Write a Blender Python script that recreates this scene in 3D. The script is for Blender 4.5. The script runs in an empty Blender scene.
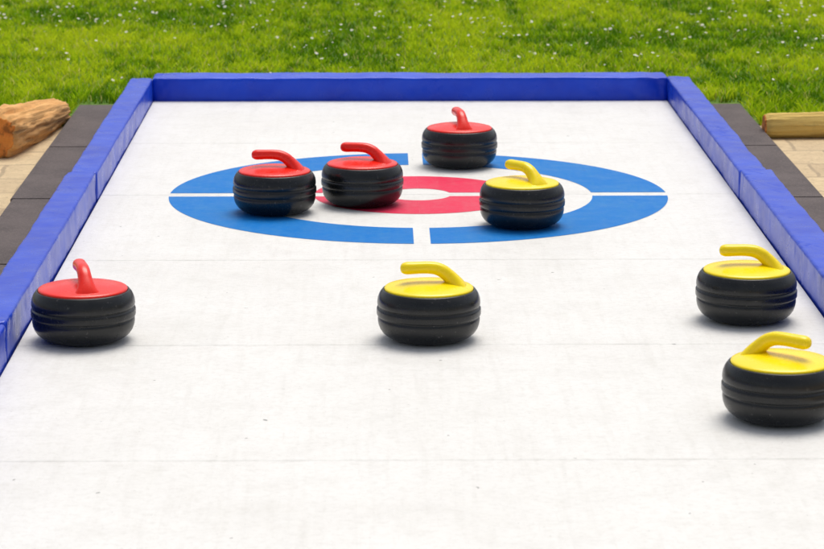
import bpy, bmesh, math, random
import numpy as np
from mathutils import Vector, noise, Matrix

random.seed(7)
rng = np.random.default_rng(11)
scene = bpy.context.scene
col = scene.collection
PI = math.pi

# ------------------------------------------------------------------ helpers
def tag(o, label=None, cat=None, group=None, kind=None):
    if label: o['label'] = label
    if cat: o['category'] = cat
    if group: o['group'] = group
    if kind: o['kind'] = kind
    return o

def link_mesh(name, bm, mats, parent=None, smooth=True, angle=None):
    me = bpy.data.meshes.new(name)
    bmesh.ops.recalc_face_normals(bm, faces=bm.faces)
    if angle is not None:
        for e in bm.edges:
            if len(e.link_faces) == 2 and e.calc_face_angle(0) > angle:
                e.smooth = False
    for f in bm.faces: f.smooth = smooth
    bm.to_mesh(me); bm.free()
    if not isinstance(mats, (list, tuple)): mats = [mats]
    for m in mats: me.materials.append(m)
    o = bpy.data.objects.new(name, me)
    col.objects.link(o)
    if parent: o.parent = parent
    return o

def empty(name, loc, rz=0):
    o = bpy.data.objects.new(name, None); col.objects.link(o)
    o.empty_display_size = 0.05
    o.location = loc; o.rotation_euler = (0, 0, rz)
    return o

# ---------------------------------------------------------------- materials
class NT:
    def __init__(s, name):
        s.m = bpy.data.materials.new(name); s.m.use_nodes = True
        s.n = s.m.node_tree.nodes; s.l = s.m.node_tree.links
        s.b = s.n['Principled BSDF']
        s.tc = s.n.new('ShaderNodeTexCoord')
        s.geo = s.n.new('ShaderNodeNewGeometry')
    def pos(s, world=True, scale=(1,1,1)):
        mp = s.n.new('ShaderNodeMapping'); mp.inputs['Scale'].default_value = scale
        s.l.new(s.geo.outputs['Position'] if world else s.tc.outputs['Object'], mp.inputs['Vector'])
        return mp.outputs['Vector']
    def noise(s, vec, scale, detail=4, rough=0.55):
        t = s.n.new('ShaderNodeTexNoise'); t.inputs['Scale'].default_value = scale
        t.inputs['Detail'].default_value = detail; t.inputs['Roughness'].default_value = rough
        s.l.new(vec, t.inputs['Vector']); return t.outputs['Fac']
    def ramp(s, fac, stops):
        r = s.n.new('ShaderNodeValToRGB'); e = r.color_ramp.elements
        while len(e) < len(stops): e.new(0.5)
        for i, (p, c) in enumerate(stops):
            e[i].position = p
            e[i].color = (c, c, c, 1) if isinstance(c, (int, float)) else (*c, 1)
        s.l.new(fac, r.inputs['Fac']); return r.outputs['Color']
    def mix(s, fac, a, b, mode='MIX'):
        m = s.n.new('ShaderNodeMix'); m.data_type = 'RGBA'; m.blend_type = mode
        for sock, v in ((m.inputs[0], fac), (m.inputs[6], a), (m.inputs[7], b)):
            if isinstance(v, (int, float)): sock.default_value = v
            elif isinstance(v, tuple): sock.default_value = (*v, 1)
            else: s.l.new(v, sock)
        return m.outputs[2]
    def bump(s, h, strength, dist=0.01, prev=None):
        b = s.n.new('ShaderNodeBump'); b.inputs['Strength'].default_value = strength
        b.inputs['Distance'].default_value = dist
        s.l.new(h, b.inputs['Height'])
        if prev is not None: s.l.new(prev, b.inputs['Normal'])
        return b.outputs['Normal']
    def out(s, color=None, rough=None, normal=None, spec=None):
        if spec is not None: s.b.inputs['Specular IOR Level'].default_value = spec
        for v, k in ((color, 'Base Color'), (rough, 'Roughness'), (normal, 'Normal')):
            if v is None: continue
            if isinstance(v, (int, float)): s.b.inputs[k].default_value = v
            elif isinstance(v, tuple): s.b.inputs[k].default_value = (*v, 1)
            else: s.l.new(v, s.b.inputs[k])
        return s.m

def mat_panel(name, base, dirt, wear=0.5, spec=.35):
    t = NT(name)
    v = t.pos()
    def k(f, a): return t.mix(1.0, f, (wear*a,)*3, 'MULTIPLY')
    big = t.ramp(t.noise(v, 1.7, 7, .68), [(0.42, 0.0), (0.78, 1.0)])
    mott = t.ramp(t.noise(v, 9, 6, .7), [(0.48, 0.0), (0.72, 1.0)])
    streak = t.ramp(t.noise(t.pos(scale=(22, 1.3, 1)), 1.6, 6, .65), [(0.50, 0.0), (0.8, 1.0)])
    scratch = t.ramp(t.noise(t.pos(scale=(90, 3.5, 1)), 1.6, 3, .6), [(0.66, 0.0), (0.74, 1.0)])
    fine = t.ramp(t.noise(v, 48, 5, .78), [(0.48, 0.0), (0.72, 1.0)])
    speck = t.ramp(t.noise(v, 30, 2, .5), [(0.755, 0.0), (0.775, 1.0)])
    speck2 = t.ramp(t.noise(v, 95, 2, .5), [(0.725, 0.0), (0.765, 1.0)])
    sep = t.n.new('ShaderNodeSeparateXYZ'); t.l.new(t.geo.outputs['Position'], sep.inputs[0])
    def math_(op, a, b=None, c=None):
        m = t.n.new('ShaderNodeMath'); m.operation = op
        for i, q in enumerate((a, b, c)):
            if q is None: continue
            if isinstance(q, (int, float)): m.inputs[i].default_value = q
            else: t.l.new(q, m.inputs[i])
        return m.outputs[0]
    ph = math_('SUBTRACT', 11.5, sep.outputs['Y'])
    dd = math_('PINGPONG', ph, .56)
    joint = math_('SUBTRACT', 1.0, math_('MINIMUM', math_('DIVIDE', dd, .018), 1.0))
    joint = math_('MULTIPLY', joint, t.ramp(t.noise(v, 6, 4, .7), [(.42, 0.0), (.66, 1.0)]))
    c = t.mix(k(big, .6), base, dirt)
    c = t.mix(k(mott, .55), c, dirt)
    c = t.mix(k(streak, .6), c, dirt)
    c = t.mix(k(scratch, .5), c, dirt)
    c = t.mix(k(fine, .9), c, dirt)
    c = t.mix(math_('MULTIPLY', joint, wear*.8), c, tuple(d*.8 for d in dirt))
    c = t.mix(k(speck2, 1.2), c, tuple(d*.6 for d in dirt))
    c = t.mix(k(speck, 1.7), c, tuple(d*.35 for d in dirt))
    r = t.ramp(t.noise(v, 14, 4), [(0.3, .45), (0.7, .68)])
    n = t.bump(t.noise(v, 110, 4, .7), .45, .003)
    return t.out(c, r, n, spec)

M_panel = mat_panel('white_plastic', (.79, .782, .75), (.56, .54, .49), .46)
M_blue = mat_panel('blue_marking', (.001, .175, .56), (.08, .28, .52), .40, .12)
M_red = mat_panel('red_marking', (.76, .022, .085), (.68, .18, .20), .40, .15)

def mat_vinyl(name, c1, c2, spec=.35, scuff=.3):
    t = NT(name); v = t.pos()
    a = t.noise(v, 3.5, 5, .6)
    c = t.mix(t.ramp(a, [(.35, 0.0), (.7, 1.0)]), c1, c2)
    dust = t.ramp(t.noise(v, 16, 6, .75), [(.50, 0.0), (.8, scuff)])
    c = t.mix(dust, c, (.09, .18, .58))
    sc = t.ramp(t.noise(v, 60, 4, .7), [(.66, 0.0), (.76, scuff)])
    c = t.mix(sc, c, (.36, .42, .70))
    n = t.bump(t.noise(v, 7, 3, .5), .28, .02)
    n = t.bump(t.noise(v, 150, 2), .08, .002, n)
    return t.out(c, t.ramp(t.noise(v, 11, 3), [(.3, .24), (.7, .38)]), n, spec)
M_vinyl = mat_vinyl('blue_vinyl', (.001, .036, .54), (.002, .066, .70), .34, .08)
M_vinyl_side = mat_vinyl('blue_vinyl_faded', (.003, .038, .50), (.008, .066, .64), .36, .16)

def mat_rubber():
    t = NT('black_body'); v = t.pos(False)
    oi = t.n.new('ShaderNodeObjectInfo')
    add = t.n.new('ShaderNodeVectorMath'); add.operation = 'ADD'
    t.l.new(v, add.inputs[0]); t.l.new(oi.outputs['Location'], add.inputs[1]); v = add.outputs[0]
    d = t.ramp(t.noise(v, 14, 6, .7), [(.45, 0.0), (.8, .4)])
    c = t.mix(d, (.006, .007, .008), (.028, .028, .027))
    sc = t.ramp(t.noise(v, 90, 3, .7), [(.64, 0.0), (.70, .6)])
    c = t.mix(sc, c, (.10, .095, .09))
    n = t.bump(t.noise(v, 220, 3), .08, .001)
    return t.out(c, t.ramp(t.noise(v, 18, 4), [(.3, .20), (.7, .38)]), n, .45)
M_black = mat_rubber()

def mat_gloss(name, c1, c2):
    t = NT(name); v = t.pos(False)
    c = t.mix(t.ramp(t.noise(v, 12, 4), [(.4, 0.0), (.7, 1.0)]), c1, c2)
    n = t.bump(t.noise(v, 150, 2), .06, .001)
    n = t.bump(t.noise(v, 30, 3), .06, .003, n)
    return t.out(c, t.ramp(t.noise(v, 25, 4), [(.3, .18), (.7, .36)]), n, .45)
M_yellow = mat_gloss('yellow_plastic', (1.0, .77, .001), (.98, .73, .001))
M_redp = mat_gloss('red_plastic', (.93, .020, .006), (.85, .014, .006))

def mat_mat():
    t = NT('dark_rubber'); v = t.pos()
    c = t.mix(t.ramp(t.noise(v, 5, 5, .6), [(.35, 0.0), (.7, 1.0)]), (.060, .045, .043), (.108, .084, .079))
    c = t.mix(t.ramp(t.noise(v, 120, 3, .7), [(.5, 0.0), (.7, .55)]), c, (.19, .15, .135))
    return t.out(c, .8, t.bump(t.noise(v, 160, 3), .6, .004))
M_mat = mat_mat()

def mat_pavers():
    t = NT('stone_pavers'); v = t.pos()
    br = t.n.new('ShaderNodeTexBrick')
    br.inputs['Scale'].default_value = 1
    br.inputs['Brick Width'].default_value = .22; br.inputs['Row Height'].default_value = .30
    br.inputs['Mortar Size'].default_value = .010; br.inputs['Mortar Smooth'].default_value = .6
    br.inputs['Color1'].default_value = (.72, .56, .33, 1); br.inputs['Color2'].default_value = (.58, .44, .26, 1)
    br.inputs['Mortar'].default_value = (.38, .29, .18, 1)
    dist = t.n.new('ShaderNodeTexNoise'); dist.inputs['Scale'].default_value = 5
    t.l.new(v, dist.inputs['Vector'])
    ad = t.n.new('ShaderNodeVectorMath'); ad.operation = 'MULTIPLY_ADD'
    t.l.new(dist.outputs['Color'], ad.inputs[0]); ad.inputs[1].default_value = (.05, .05, 0); t.l.new(v, ad.inputs[2])
    t.l.new(ad.outputs[0], br.inputs['Vector'])
    c = t.mix(t.ramp(t.noise(v, 14, 6, .75), [(.35, 0.0), (.72, .75)]), br.outputs['Color'], (.50, .37, .22))
    c = t.mix(t.ramp(t.noise(v, 50, 5, .75), [(.52, 0.0), (.7, .6)]), c, (.28, .21, .13))
    n = t.bump(br.outputs['Fac'], -.5, .006)
    n = t.bump(t.noise(v, 60, 5), .7, .008, n)
    return t.out(c, .85, n)
M_paver = mat_pavers()

def mat_soil():
    t = NT('lawn_soil'); v = t.pos()
    c = t.mix(t.ramp(t.noise(v, 3, 6, .65), [(.35, 0.0), (.7, 1.0)]), (.09, .21, .008), (.20, .31, .015))
    c = t.mix(t.ramp(t.noise(v, 45, 4, .7), [(.45, 0.0), (.7, .8)]), c, (.04, .09, .006))
    return t.out(c, .9, t.bump(t.noise(v, 60, 4), .8, .02))
M_soil = mat_soil()

def mat_blades():
    t = NT('grass_blades')
    at = t.n.new('ShaderNodeAttribute'); at.attribute_name = 'tint'
    df = t.n.new('ShaderNodeBsdfDiffuse'); tr = t.n.new('ShaderNodeBsdfTranslucent')
    mx = t.n.new('ShaderNodeMixShader'); mx.inputs[0].default_value = .45
    t.l.new(at.outputs['Color'], df.inputs['Color']); t.l.new(at.outputs['Color'], tr.inputs['Color'])
    t.l.new(df.outputs[0], mx.inputs[1]); t.l.new(tr.outputs[0], mx.inputs[2])
    t.l.new(mx.outputs[0], t.n['Material Output'].inputs['Surface'])
    return t.m
M_blade = mat_blades()
M_petal = NT('daisy_petal').out((.88, .88, .84), .6)
M_pollen = NT('daisy_centre').out((.75, .50, .03), .7)

def mat_bark(name, a, b, dark):
    t = NT(name); v = t.pos(False, (16, 16, 1.3))
    f = t.noise(v, 2.0, 6, .65)
    c = t.mix(t.ramp(f, [(.35, 0.0), (.65, 1.0)]), a, b)
    c = t.mix(t.ramp(t.noise(v, 4.5, 6, .75), [(.56, 0.0), (.67, .75)]), c, dark)
    c = t.mix(t.ramp(t.noise(t.pos(False), 11, 5, .65), [(.58, 0.0), (.70, .5)]), c, dark)
    return t.out(c, .85, t.bump(t.noise(v, 4.5, 6, .75), .8, .016))
M_bark = mat_bark('split_wood', (.95, .54, .20), (.82, .40, .12), (.36, .17, .06))
M_bark2 = mat_bark('rough_bark', (.95, .68, .20), (.82, .55, .15), (.48, .31, .09))
def mat_cut():
    t = NT('sawn_wood'); v = t.pos(False)
    c = t.mix(t.ramp(t.noise(v, 18, 6, .7), [(.35, 0.0), (.65, 1.0)]), (.92, .34, .06), (.72, .22, .04))
    c = t.mix(t.ramp(t.noise(v, 14, 4, .6), [(.54, 0.0), (.62, .8)]), c, (.25, .09, .02))
    return t.out(c, .85, t.bump(t.noise(v, 30, 5, .7), .8, .012))
M_cut = mat_cut()

# ------------------------------------------------------------------ setting
Z_PAVE = -0.05
def sheet(name, x0, x1, y0, y1, z, m):
    bm = bmesh.new()
    bm.faces.new([bm.verts.new(p) for p in ((x0,y0,z),(x1,y0,z),(x1,y1,z),(x0,y1,z))])
    return tag(link_mesh(name, bm, m, smooth=False), kind='structure')
sheet('pavement', -60, 60, -40, 11.5, Z_PAVE, M_paver)
bm = bmesh.new()
front = []
x = -60.0
while x < 60:
    front.append((x, 11.12 + .05*noise.noise(Vector((x*2.1, 0, 3))) + .02*noise.noise(Vector((x*9, 0, 3)))))
    x += .06 if abs(x) < 4 else 1.0
vs = [bm.verts.new((a, b, Z_PAVE+.004)) for a, b in front] + [bm.verts.new((60, 200, Z_PAVE+.004)), bm.verts.new((-60, 200, Z_PAVE+.004))]
bm.faces.new(vs)
tag(link_mesh('lawn', bm, M_soil, smooth=False), kind='structure')

def grass():
    N1 = 160000
    xs = rng.uniform(-3.3, 3.3, N1); ys = 11.08 + rng.beta(1.0, 1.15, N1)*6.4
    keep = ~((np.abs(xs) < 1.46) & (ys < 11.74))
    xs, ys = xs[keep], ys[keep]
    n = len(xs)
    cl = np.array([noise.noise(Vector((a*1.5, b*.9, 0))) + .6*noise.noise(Vector((a*5.5, b*4, 2))) for a, b in zip(xs, ys)])
    cl2 = np.array([noise.noise(Vector((a*12, b*5.5, 5))) for a, b in zip(xs, ys)])
    h = (.023 + .021*rng.random(n) + .018*np.clip(cl2, -1, 1) + .006*cl)
    h = np.clip(h, .009, .07)
    h *= np.where(ys < 11.95, 1.4, 1.0)
    w = rng.uniform(.0018, .0040, n)
    az = rng.uniform(0, 2*PI, n); lean = rng.uniform(.1, 1.3, n)*h
    la = rng.uniform(0, 2*PI, n)
    dx, dy = np.cos(az)*w, np.sin(az)*w
    lx, ly = np.cos(la)*lean, np.sin(la)*lean
    z0 = np.full(n, Z_PAVE+.003)
    V = np.empty((n, 5, 3), np.float32)
    V[:,0] = np.c_[xs-dx, ys-dy, z0]; V[:,1] = np.c_[xs+dx, ys+dy, z0]
    V[:,2] = np.c_[xs+dx*.8+lx*.35, ys+dy*.8+ly*.35, z0+h*.6]
    V[:,3] = np.c_[xs-dx*.8+lx*.35, ys-dy*.8+ly*.35, z0+h*.6]
    V[:,4] = np.c_[xs+lx, ys+ly, z0+h]
    base = np.arange(n)[:,None]*5
    quads = base + np.array([0,1,2,3]); tris = base + np.array([3,2,4])
    loops = np.concatenate([quads, tris], axis=1).ravel()
    me = bpy.data.meshes.new('grass')
    me.vertices.add(n*5); me.vertices.foreach_set('co', V.ravel())
    me.loops.add(len(loops)); me.loops.foreach_set('vertex_index', loops.astype(np.int32))
    starts = (np.arange(n)[:,None]*7 + np.array([0,4])).ravel()
    me.polygons.add(n*2); me.polygons.foreach_set('loop_start', starts.astype(np.int32))
    me.update(calc_edges=True); me.validate()
    at = me.attributes.new('tint', 'FLOAT_COLOR', 'POINT')
    g1 = np.array([.31, .55, .010]); g2 = np.array([.68, .78, .025]); g3 = np.array([.07, .20, .005])
    t = np.clip(.5 + .75*cl + rng.normal(0, .3, n), 0, 1)[:,None]
    c = g1*(1-t) + g2*t
    dk = np.clip(.22 - 1.5*cl2 - 1.0*cl + rng.normal(0, .28, n), 0, .92)[:,None]
    c = c*(1-dk) + g3*dk
    dry = rng.random(n) < .045
    c[dry] = [.74, .66, .20]
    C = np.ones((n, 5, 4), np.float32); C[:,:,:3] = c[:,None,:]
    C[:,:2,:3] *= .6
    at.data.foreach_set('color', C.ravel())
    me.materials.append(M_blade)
    o = bpy.data.objects.new('grass', me); col.objects.link(o)
    tag(o, 'short bright green grass growing behind the blue back bumper', 'grass', kind='stuff')
grass()

def daisies():
    bm = bmesh.new()
    k = 0
    while k < 520:
        x = random.uniform(-3.2, 3.2); y = random.gauss(14.6, .9) if random.random() < .85 else random.uniform(12.2, 17)
        if y < 12.1: continue
        if noise.noise(Vector((x*1.3+4, y*1.6, 1))) < .0 and random.random() < .8: continue
        k += 1
        z = Z_PAVE + random.uniform(.032, .050); r = random.uniform(.0045, .0115)
        tx, ty = random.uniform(-.5, .5), random.uniform(-.8, .3)
        c = Vector((x, y, z)); n = Vector((tx, ty, 1)).normalized()
        u = n.orthogonal().normalized(); w = n.cross(u)
        cv = bm.verts.new(c + n*.001)
        ring = [bm.verts.new(c + (u*math.cos(a)+w*math.sin(a))*r*(1 if i % 2 else .6)) for i, a in enumerate([2*PI*j/16 for j in range(16)])]
        for i in range(16): bm.faces.new((cv, ring[i], ring[(i+1) % 16]))
        cr = [bm.verts.new(c + n*.003 + (u*math.cos(a)+w*math.sin(a))*r*.3) for a in [2*PI*j/6 for j in range(6)]]
        f = bm.faces.new(cr); f.material_index = 1
    o = link_mesh('daisies', bm, [M_petal, M_pollen], smooth=False)
    tag(o, 'tiny white daisies scattered through the lawn', 'flowers', kind='stuff')
daisies()

# ------------------------------------------------------------------- panels
PW, PL, TH = 1.10, 1.12, 0.018
YB = 11.50
HC = (0.0, YB-2*PL)
def panel_mesh(side):
    bm = bmesh.new(); g = .0003
    pts = [(.00002, -g), (PW+.012, -g), (PW+.012, -PL+g), (.00002, -PL+g)]
    vs = [bm.verts.new((side*a, b, 0)) for a, b in pts]
    f = bm.faces.new(vs)
    r = bmesh.ops.extrude_face_region(bm, geom=[f])
    for v in [e for e in r['geom'] if isinstance(e, bmesh.types.BMVert)]: v.co.z = -TH
    bmesh.ops.recalc_face_normals(bm, faces=bm.faces)
    top = [e for e in bm.edges if all(abs(v.co.z) < 1e-6 for v in e.verts) and not all(abs(v.co.x) < .001 for v in e.verts)]
    bmesh.ops.bevel(bm, geom=top, offset=.0010, segments=1, affect='EDGES')
    return bm

def arc_mesh(side, far, r0, r1, gx, gy, origin):
    bm = bmesh.new(); n = 48; prev = None
    sy = 1 if far else -1
    def pt(r, t):
        a0 = math.asin(min(1, gy/r)); a1 = math.acos(min(1, gx/r))
        a = a0 + (a1-a0)*t
        return (HC[0]+side*r*math.cos(a)-origin[0], HC[1]+sy*r*math.sin(a)-origin[1])
    for i in range(n+1):
        t = i/n
        a = bm.verts.new((*pt(r0, t), .0008)); b = bm.verts.new((*pt(r1, t), .0008))
        if prev: bm.faces.new((prev[0], prev[1], b, a))
        prev = (a, b)
    return bm
rowname = ['row at the far blue bumper', 'second row from far bumper', 'third row from far bumper',
           'fourth row from far bumper', 'fifth row from far bumper', 'row nearest the viewer']
for side, sn in ((-1, 'left'), (1, 'right')):
    me0 = None
    for k in range(6):
        org = (0.0, YB-k*PL)
        if me0 is None:
            o = link_mesh('floor_panel', panel_mesh(side), M_panel, smooth=False); me0 = o.data
        else:
            o = bpy.data.objects.new('floor_panel', me0); col.objects.link(o)
        o.location = (0, org[1], 0)
        if k == 1: lab = 'white floor panel carrying the far %s quarter of the blue and red target' % sn
        elif k == 2: lab = 'white floor panel carrying the near %s quarter of the blue and red target' % sn
        else: lab = 'plain white floor panel, %s side of the lane, %s' % (sn, rowname[k])
        tag(o, lab, 'floor panel', 'white panels of the curling lane')
        if k in (1, 2):
            link_mesh('blue_marking', arc_mesh(side, k == 1, .61, .873, .027, .032, org), M_blue, o, smooth=False)
            link_mesh('red_marking', arc_mesh(side, k == 1, .115, .366, .0001, .034, org), M_red, o, smooth=False)

# --------------------------------------------------------------- rubber mats
MT = -TH-.001
def mat_mesh(side):
    bm = bmesh.new()
    bmesh.ops.create_cube(bm, size=1)
    for v in bm.verts:
        v.co = Vector((side*(.002 + (v.co.x+.5)*1.428), -.003-(v.co.y+.5)*(PL-.006), -.5*.031+v.co.z*.031))
    bmesh.ops.recalc_face_normals(bm, faces=bm.faces)
    bmesh.ops.bevel(bm, geom=list(bm.edges), offset=.004, segments=2, affect='EDGES')
    return bm
mrow = ['at the far end', 'second from the far end', 'third from the far end', 'fourth from the far end', 'fifth from the far end']
for side, sn in ((-1, 'left'), (1, 'right')):
    me0 = None
    for k in range(5):
        if me0 is None:
            o = link_mesh('rubber_mat', mat_mesh(side), M_mat, smooth=False); me0 = o.data
        else:
            o = bpy.data.objects.new('rubber_mat', me0); col.objects.link(o)
        o.location = (side*random.uniform(0, .008), YB+.04-k*PL, MT)
        tag(o, 'dark grey rubber mat beside the %s blue bumper, %s' % (sn, mrow[k]), 'mat', 'dark rubber mats under the lane')

# ------------------------------------------------------------------- bumpers
def bumper(p0, p1, w, z0, z1, m, label, seed, wr=.004):
    p0 = Vector((*p0, 0)); p1 = Vector((*p1, 0)); d = (p1-p0); L = d.length; d.normalize()
    s = Vector((d.y, -d.x, 0)); H = z1-z0
    root_loc = (p0+p1)/2
    bm = bmesh.new()
    sec = []; rr = .010
    def side_pts(a, b, n): return [(a[0]+(b[0]-a[0])*i/n, a[1]+(b[1]-a[1])*i/n) for i in range(n)]
    W2 = w/2
    corners = [(W2-rr, rr, -PI/2), (W2-rr, H-rr, 0), (-W2+rr, H-rr, PI/2), (-W2+rr, rr, PI)]
    arcs = []
    for cx, cz, a0 in corners:
        arcs.append([(cx+rr*math.cos(a0+PI/2*i/4), cz+rr*math.sin(a0+PI/2*i/4)) for i in range(5)])
    for i in range(4):
        sec += arcs[i]
        a = arcs[i][-1]; b = arcs[(i+1) % 4][0]
        sec += side_pts(a, b, 9)[1:]
    n = int(L/.011)
    ts = [0, .004, .012] + [.012+(L-.024)*i/n for i in range(1, n)] + [L-.012, L-.004, L]
    rings = []
    for t in ts:
        e = min(t, L-t); sh = 0 if e >= .012 else (.012-e)/.012
        ins = .006*sh*sh
        ring = []
        for (a, z) in sec:
            fa = (1-ins/W2); zz = H/2+(z-H/2)*(1-ins/(H/2)); aa = a*fa
            P = p0 + d*t + s*aa
            q = Vector((t*3.6, aa*8+seed*7, zz*8))
            q2 = Vector((t*13, aa*9+seed*3, zz*8))
            q3 = Vector((t*18+aa*34, aa*8+seed, zz*10+t*6))
            endp = max(0, 1-e/.18)
            crease = max(0, .22-abs(noise.noise(q3)))/.22
            amp = max(0, noise.noise(q*1.3+Vector((3, 3, 3)))+.02)*1.3 + .5*endp
            dsp = wr*(.75*noise.noise(q) + .35*noise.noise(q2)*(1+1.0*endp)) - wr*.75*crease**2*amp
            nrm = (s*(aa/W2) + Vector((0,0,1))*((zz-H/2)/(H/2)))
            nrm.normalize()
            if zz < .02: dsp *= .15
            P = P + nrm*dsp + Vector((0, 0, z0+zz))
            ring.append(bm.verts.new(P-root_loc))
        rings.append(ring)
    m_ = len(sec)
    for i in range(len(rings)-1):
        for j in range(m_):
            bm.faces.new((rings[i][j], rings[i][(j+1) % m_], rings[i+1][(j+1) % m_], rings[i+1][j]))
    bm.faces.new(rings[0]); bm.faces.new(list(reversed(rings[-1])))
    o = link_mesh('bumper', bm, m, smooth=True, angle=1.0)
    o.location = root_loc
    return tag(o, label, 'bumper', 'blue padded bumpers round the lane')
RZ0, RZ1 = MT+.001, .098
js = [11.56, 9.17, 6.86, 4.6]
bumper((-1.116, 11.592), (1.116, 11.592), .165, MT, RZ1+.003, M_vinyl, 'long blue padded bumper across the far end of the lane', 2.3, .0065)
def side_b(side, k, w, lab, off=0, dz=0):
    x = side*(1.1145 + w/2 + off)
    bumper((x, js[k+1]+.005), (x, js[k]-.005), w, RZ0, RZ1+dz, M_vinyl_side, lab, 4+k*2.7+side, .0056)
side_b(-1, 0, .097, 'blue padded bumper on the left, from the far corner to the first joint', .001)
side_b(-1, 1, .102, 'blue padded bumper on the left, middle length passing the lone red stone', .003, .005)
side_b(-1, 2, .102, 'blue padded bumper on the left, nearest length cut off by the photo edge', .001, .003)
side_b(1, 0, .099, 'blue padded bumper on the right, from the far corner to the first joint', .001)
side_b(1, 1, .110, 'blue padded bumper on the right, nearer length beside the two yellow stones', .003, .006)

# -------------------------------------------------------------------- stones
def lathe(prof, n=96):
    bm = bmesh.new(); rings = []
    for r, z in prof:
        if r == 0: rings.append([bm.verts.new((0,0,z))]); continue
        rings.append([bm.verts.new((r*math.cos(2*PI*j/n), r*math.sin(2*PI*j/n), z)) for j in range(n)])
    for a, b in zip(rings, rings[1:]):
        for j in range(n):
            k = (j+1) % n
            if len(a) == 1: bm.faces.new((a[0], b[k], b[j]))
            elif len(b) == 1: bm.faces.new((a[j], a[k], b[0]))
            else: bm.faces.new((a[j], a[k], b[k], b[j]))
    return bm
def body_bm():
    # lower shell, raised middle band between two grooves, upper shell with a shoulder ridge round the lid
    return lathe([(0,0),(.070,0),(.084,.001),(.098,.0045),(.112,.0115),(.1225,.0205),(.1295,.031),(.1335,.042),(.1352,.052),(.1352,.0590),(.1340,.0620),
            (.1332,.0640),(.1340,.0660),(.1372,.0680),(.1381,.071),(.1382,.076),(.1382,.081),(.1380,.0850),(.1370,.0875),
            (.1338,.0892),(.1332,.0908),(.1340,.0926),(.1358,.0950),(.1366,.100),(.1362,.107),(.1348,.115),(.1320,.1228),(.1285,.1293),
            (.1255,.1330),(.1240,.1352),(.1222,.1370),(.1202,.1376),(.1188,.1362),(.1184,.1345),(.110,.1345),(0,.1345)])
def disc_bm():
    return lathe([(.1176,.1352),(.1180,.1392),(.1172,.1414),(.1145,.1432),(.108,.1450),(.098,.1473),(.085,.1500),(.070,.1526),(.053,.1549),(.036,.1564),(.018,.1572),(0,.1575)])
def catmull(P, n):
    out = []
    Q = [P[0]] + P + [P[-1]]
    for i in range(1, len(Q)-2):
        p0, p1, p2, p3 = [np.array(q, float) for q in Q[i-1:i+3]]
        for k in range(n):
            t = k/n
            out.append(.5*((2*p1)+(-p0+p2)*t+(2*p0-5*p1+4*p2-p3)*t*t+(-p0+3*p1-3*p2+p3)*t**3))
    out.append(np.array(P[-1], float)); return out
def handle_bm():
    # x, z, half height, half width : flared foot on the lid, raking neck, gooseneck bend, level grip with round end
    P = [(-.084,.134,.020,.044),(-.078,.144,.0198,.0335),(-.068,.156,.0192,.0250),(-.054,.1700,.0184,.0200),(-.038,.1838,.0176,.0178),(-.018,.1925,.0168,.0172),
         (.004,.1948,.0162,.0170),(.026,.1945,.0160,.0172),(.044,.1937,.0164,.0176),(.058,.1932,.0165,.0178),(.068,.1930,.0140,.0152),(.0738,.1930,.0088,.0098),(.0758,.1930,.0012,.0014)]
    S = catmull(P, 6); bm = bmesh.new(); rings = []; n = 24
    for i, s in enumerate(S):
        a = S[max(0, i-1)]; b = S[min(len(S)-1, i+1)]
        d = np.array([b[0]-a[0], b[1]-a[1]]); d /= np.linalg.norm(d)+1e-9
        nx, nz = -d[1], d[0]
        ring = []
        for j in range(n):
            t = 2*PI*j/n; c, q = math.cos(t), math.sin(t)
            e = .85
            c = math.copysign(abs(c)**e, c); q = math.copysign(abs(q)**e, q)
            ring.append(bm.verts.new((s[0]+nx*q*s[2], c*s[3], s[1]+nz*q*s[2])))
        rings.append(ring)
    for a, b in zip(rings, rings[1:]):
        for j in range(n):
            k = (j+1) % n; bm.faces.new((a[j], a[k], b[k], b[j]))
    bm.faces.new(rings[0]); bm.faces.new(list(reversed(rings[-1])))
    for v in bm.verts:
        r = math.hypot(v.co.x, v.co.y)
        if r > .108: v.co.x *= .108/r; v.co.y *= .108/r
        if v.co.z < .137: v.co.z = .137
    return bm
proto = {}
def stone(kind, x, y, rz, label):
    m = M_yellow if kind == 'yellow' else M_redp
    root = empty('curling_stone', (x, y, 0.0010), rz)
    root.scale = (1.025, 1.025, 1.01)
    tag(root, label, 'curling stone', 'curling stones on the lane')
    if kind not in proto:
        b = link_mesh('body', body_bm(), M_black, root)
        d = link_mesh('top_disc', disc_bm(), m, root, angle=1.2)
        h = link_mesh('handle', handle_bm(), m, root, angle=1.3)
        proto[kind] = (b, d, h)
    else:
        for src in proto[kind]:
            c = src.copy(); col.objects.link(c); c.parent = root
R = math.radians
stone('red', -.940, 7.09, R(104), 'red topped curling stone alone by the left blue bumper')
stone('yellow', -.004, 7.09, R(180), 'yellow topped curling stone alone mid-lane in front of the target')
stone('yellow', .8885, 7.312, R(174), 'yellow topped curling stone near the right bumper, handle grip pointing left')
stone('yellow', .828, 6.255, R(-36), 'nearest yellow topped curling stone, handle grip pointing right, at the right photo edge')
stone('red', -.491, 8.936, R(172), 'red topped curling stone on the target, leftmost of the three reds there')
stone('red', -.195, 9.08, R(162), 'red topped curling stone on the target, middle one of the three reds')
stone('red', .162, 9.854, R(100), 'farthest curling stone, red topped, at the back edge of the target')
stone('yellow', .334, 8.694, R(128), 'yellow topped curling stone standing on the target, the only yellow one there')

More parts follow.
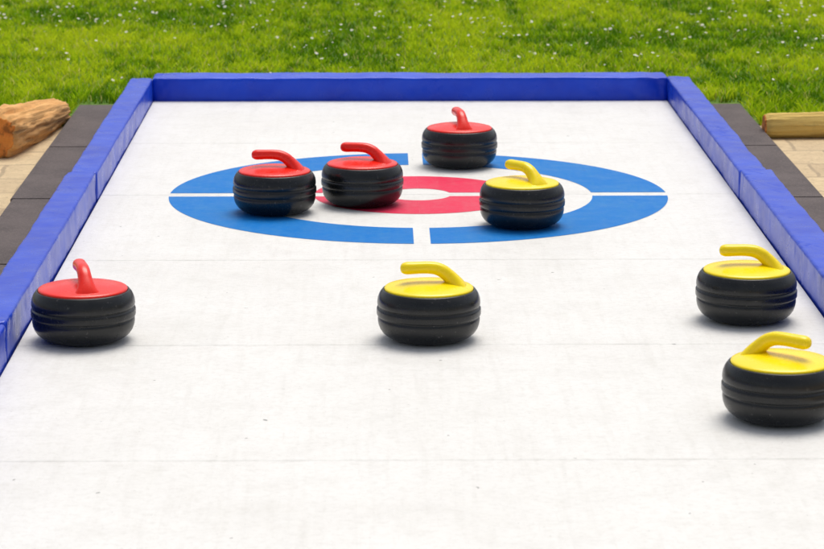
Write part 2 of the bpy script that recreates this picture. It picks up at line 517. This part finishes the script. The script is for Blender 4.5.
# ---------------------------------------------------------------------- logs
def log(name, a, b, ra, rb, label, m, seed, rough=.10):
    a = Vector(a); b = Vector(b); d = b-a; L = d.length
    root = empty(name, a); root.rotation_mode = 'QUATERNION'
    root.rotation_quaternion = d.to_track_quat('Z', 'Y')
    tag(root, label, 'log')
    bm = bmesh.new(); n = 72; N = max(16, int(L/.015)); rings = []
    for i in range(N+1):
        t = i/N; r = ra+(rb-ra)*t**1.6; ring = []
        for j in range(n):
            an = 2*PI*j/n; ca, sa = math.cos(an), math.sin(an)
            rr = r*(1+rough*noise.noise(Vector((ca*1.6, sa*1.6, t*L*2+seed)))+rough*.7*noise.noise(Vector((ca*4, sa*4, t*L*5+seed)))
                    +rough*.35*noise.noise(Vector((ca*11, sa*11, t*L*14+seed)))
                    - rough*.9*max(0, .25-abs(noise.noise(Vector((ca*6, sa*6, t*L*1.5+seed*2)))))/.25)
            rr *= 1 - .12*max(0, 1-min(t, 1-t)*L/.02)**2
            ring.append(bm.verts.new((rr*ca, rr*sa, t*L)))
        rings.append(ring)
    for p, q in zip(rings, rings[1:]):
        for j in range(n):
            k = (j+1) % n; bm.faces.new((p[j], p[k], q[k], q[j]))
    ends = []
    for ring, z, sgn in ((rings[0], -.004, -1), (rings[-1], L+.004, 1)):
        ends.append(([v.co.copy() for v in ring], z, sgn))
    link_mesh('bark', bm, m, root)
    for pts, z, sgn in ends:
        e = bmesh.new(); prev = [e.verts.new((p.x, p.y, min(max(z, 0), L))) for p in pts]
        for f in (.96, .8, .6, .4, .2):
            cur = [e.verts.new((p.x*f, p.y*f, z + sgn*.006*noise.noise(Vector((p.x*f*30, p.y*f*30, seed))))) for p in pts]
            for j in range(n):
                k = (j+1) % n; e.faces.new((prev[j], prev[k], cur[k], cur[j]))
            prev = cur
        e.faces.new(prev)
        link_mesh('sawn_end', e, M_cut, root, smooth=False)
    return root
zg = Z_PAVE
log('log', (-1.640, 10.34, zg+.088), (-1.492, 11.24, zg+.038), .103, .062, 'thick orange-brown split log lying left of the mats', M_bark, 3, .13)
log('log', (1.437, 10.80, zg+.050), (2.75, 10.86, zg+.052), .052, .054, 'thin yellow-brown log lying right of the mats at the lawn edge', M_bark2, 14, .08)

# --------------------------------------------------------------- light, world
EL, AZ = 68, 18
w = bpy.data.worlds.new('World'); scene.world = w; w.use_nodes = True
wn, wl = w.node_tree.nodes, w.node_tree.links
sk = wn.new('ShaderNodeTexSky'); sk.sky_type = 'NISHITA'; sk.sun_disc = False
sk.sun_elevation = R(EL); sk.sun_rotation = R(AZ); sk.air_density = 1.0; sk.dust_density = 4.0; sk.ozone_density = .5
hs = wn.new('ShaderNodeHueSaturation'); hs.inputs['Saturation'].default_value = .50
bg = wn['Background']; bg.inputs['Strength'].default_value = .135
wl.new(sk.outputs['Color'], hs.inputs['Color']); wl.new(hs.outputs['Color'], bg.inputs['Color'])
sl = bpy.data.lights.new('sun', 'SUN'); sl.energy = 1.85; sl.angle = R(36); sl.color = (1, .955, .885)
so = bpy.data.objects.new('sun', sl); col.objects.link(so)
dirv = Vector((math.sin(R(AZ))*math.cos(R(EL)), math.cos(R(AZ))*math.cos(R(EL)), math.sin(R(EL))))
so.rotation_euler = dirv.to_track_quat('Z', 'Y').to_euler(); so.location = (0, 8, 6)

scene.view_settings.view_transform = 'Standard'; scene.view_settings.look = 'None'; scene.view_settings.exposure = 0

cam = bpy.data.cameras.new('camera'); cam.sensor_width = 36; cam.lens = 117.1; cam.clip_end = 500; cam.clip_start = .05
cam.dof.use_dof = True; cam.dof.focus_distance = 7.9; cam.dof.aperture_fstop = 9
co = bpy.data.objects.new('camera', cam); col.objects.link(co)
co.location = (-.14, 0, 1.7); co.rotation_euler = (R(90-12.11), 0, R(-.73))
scene.camera = co
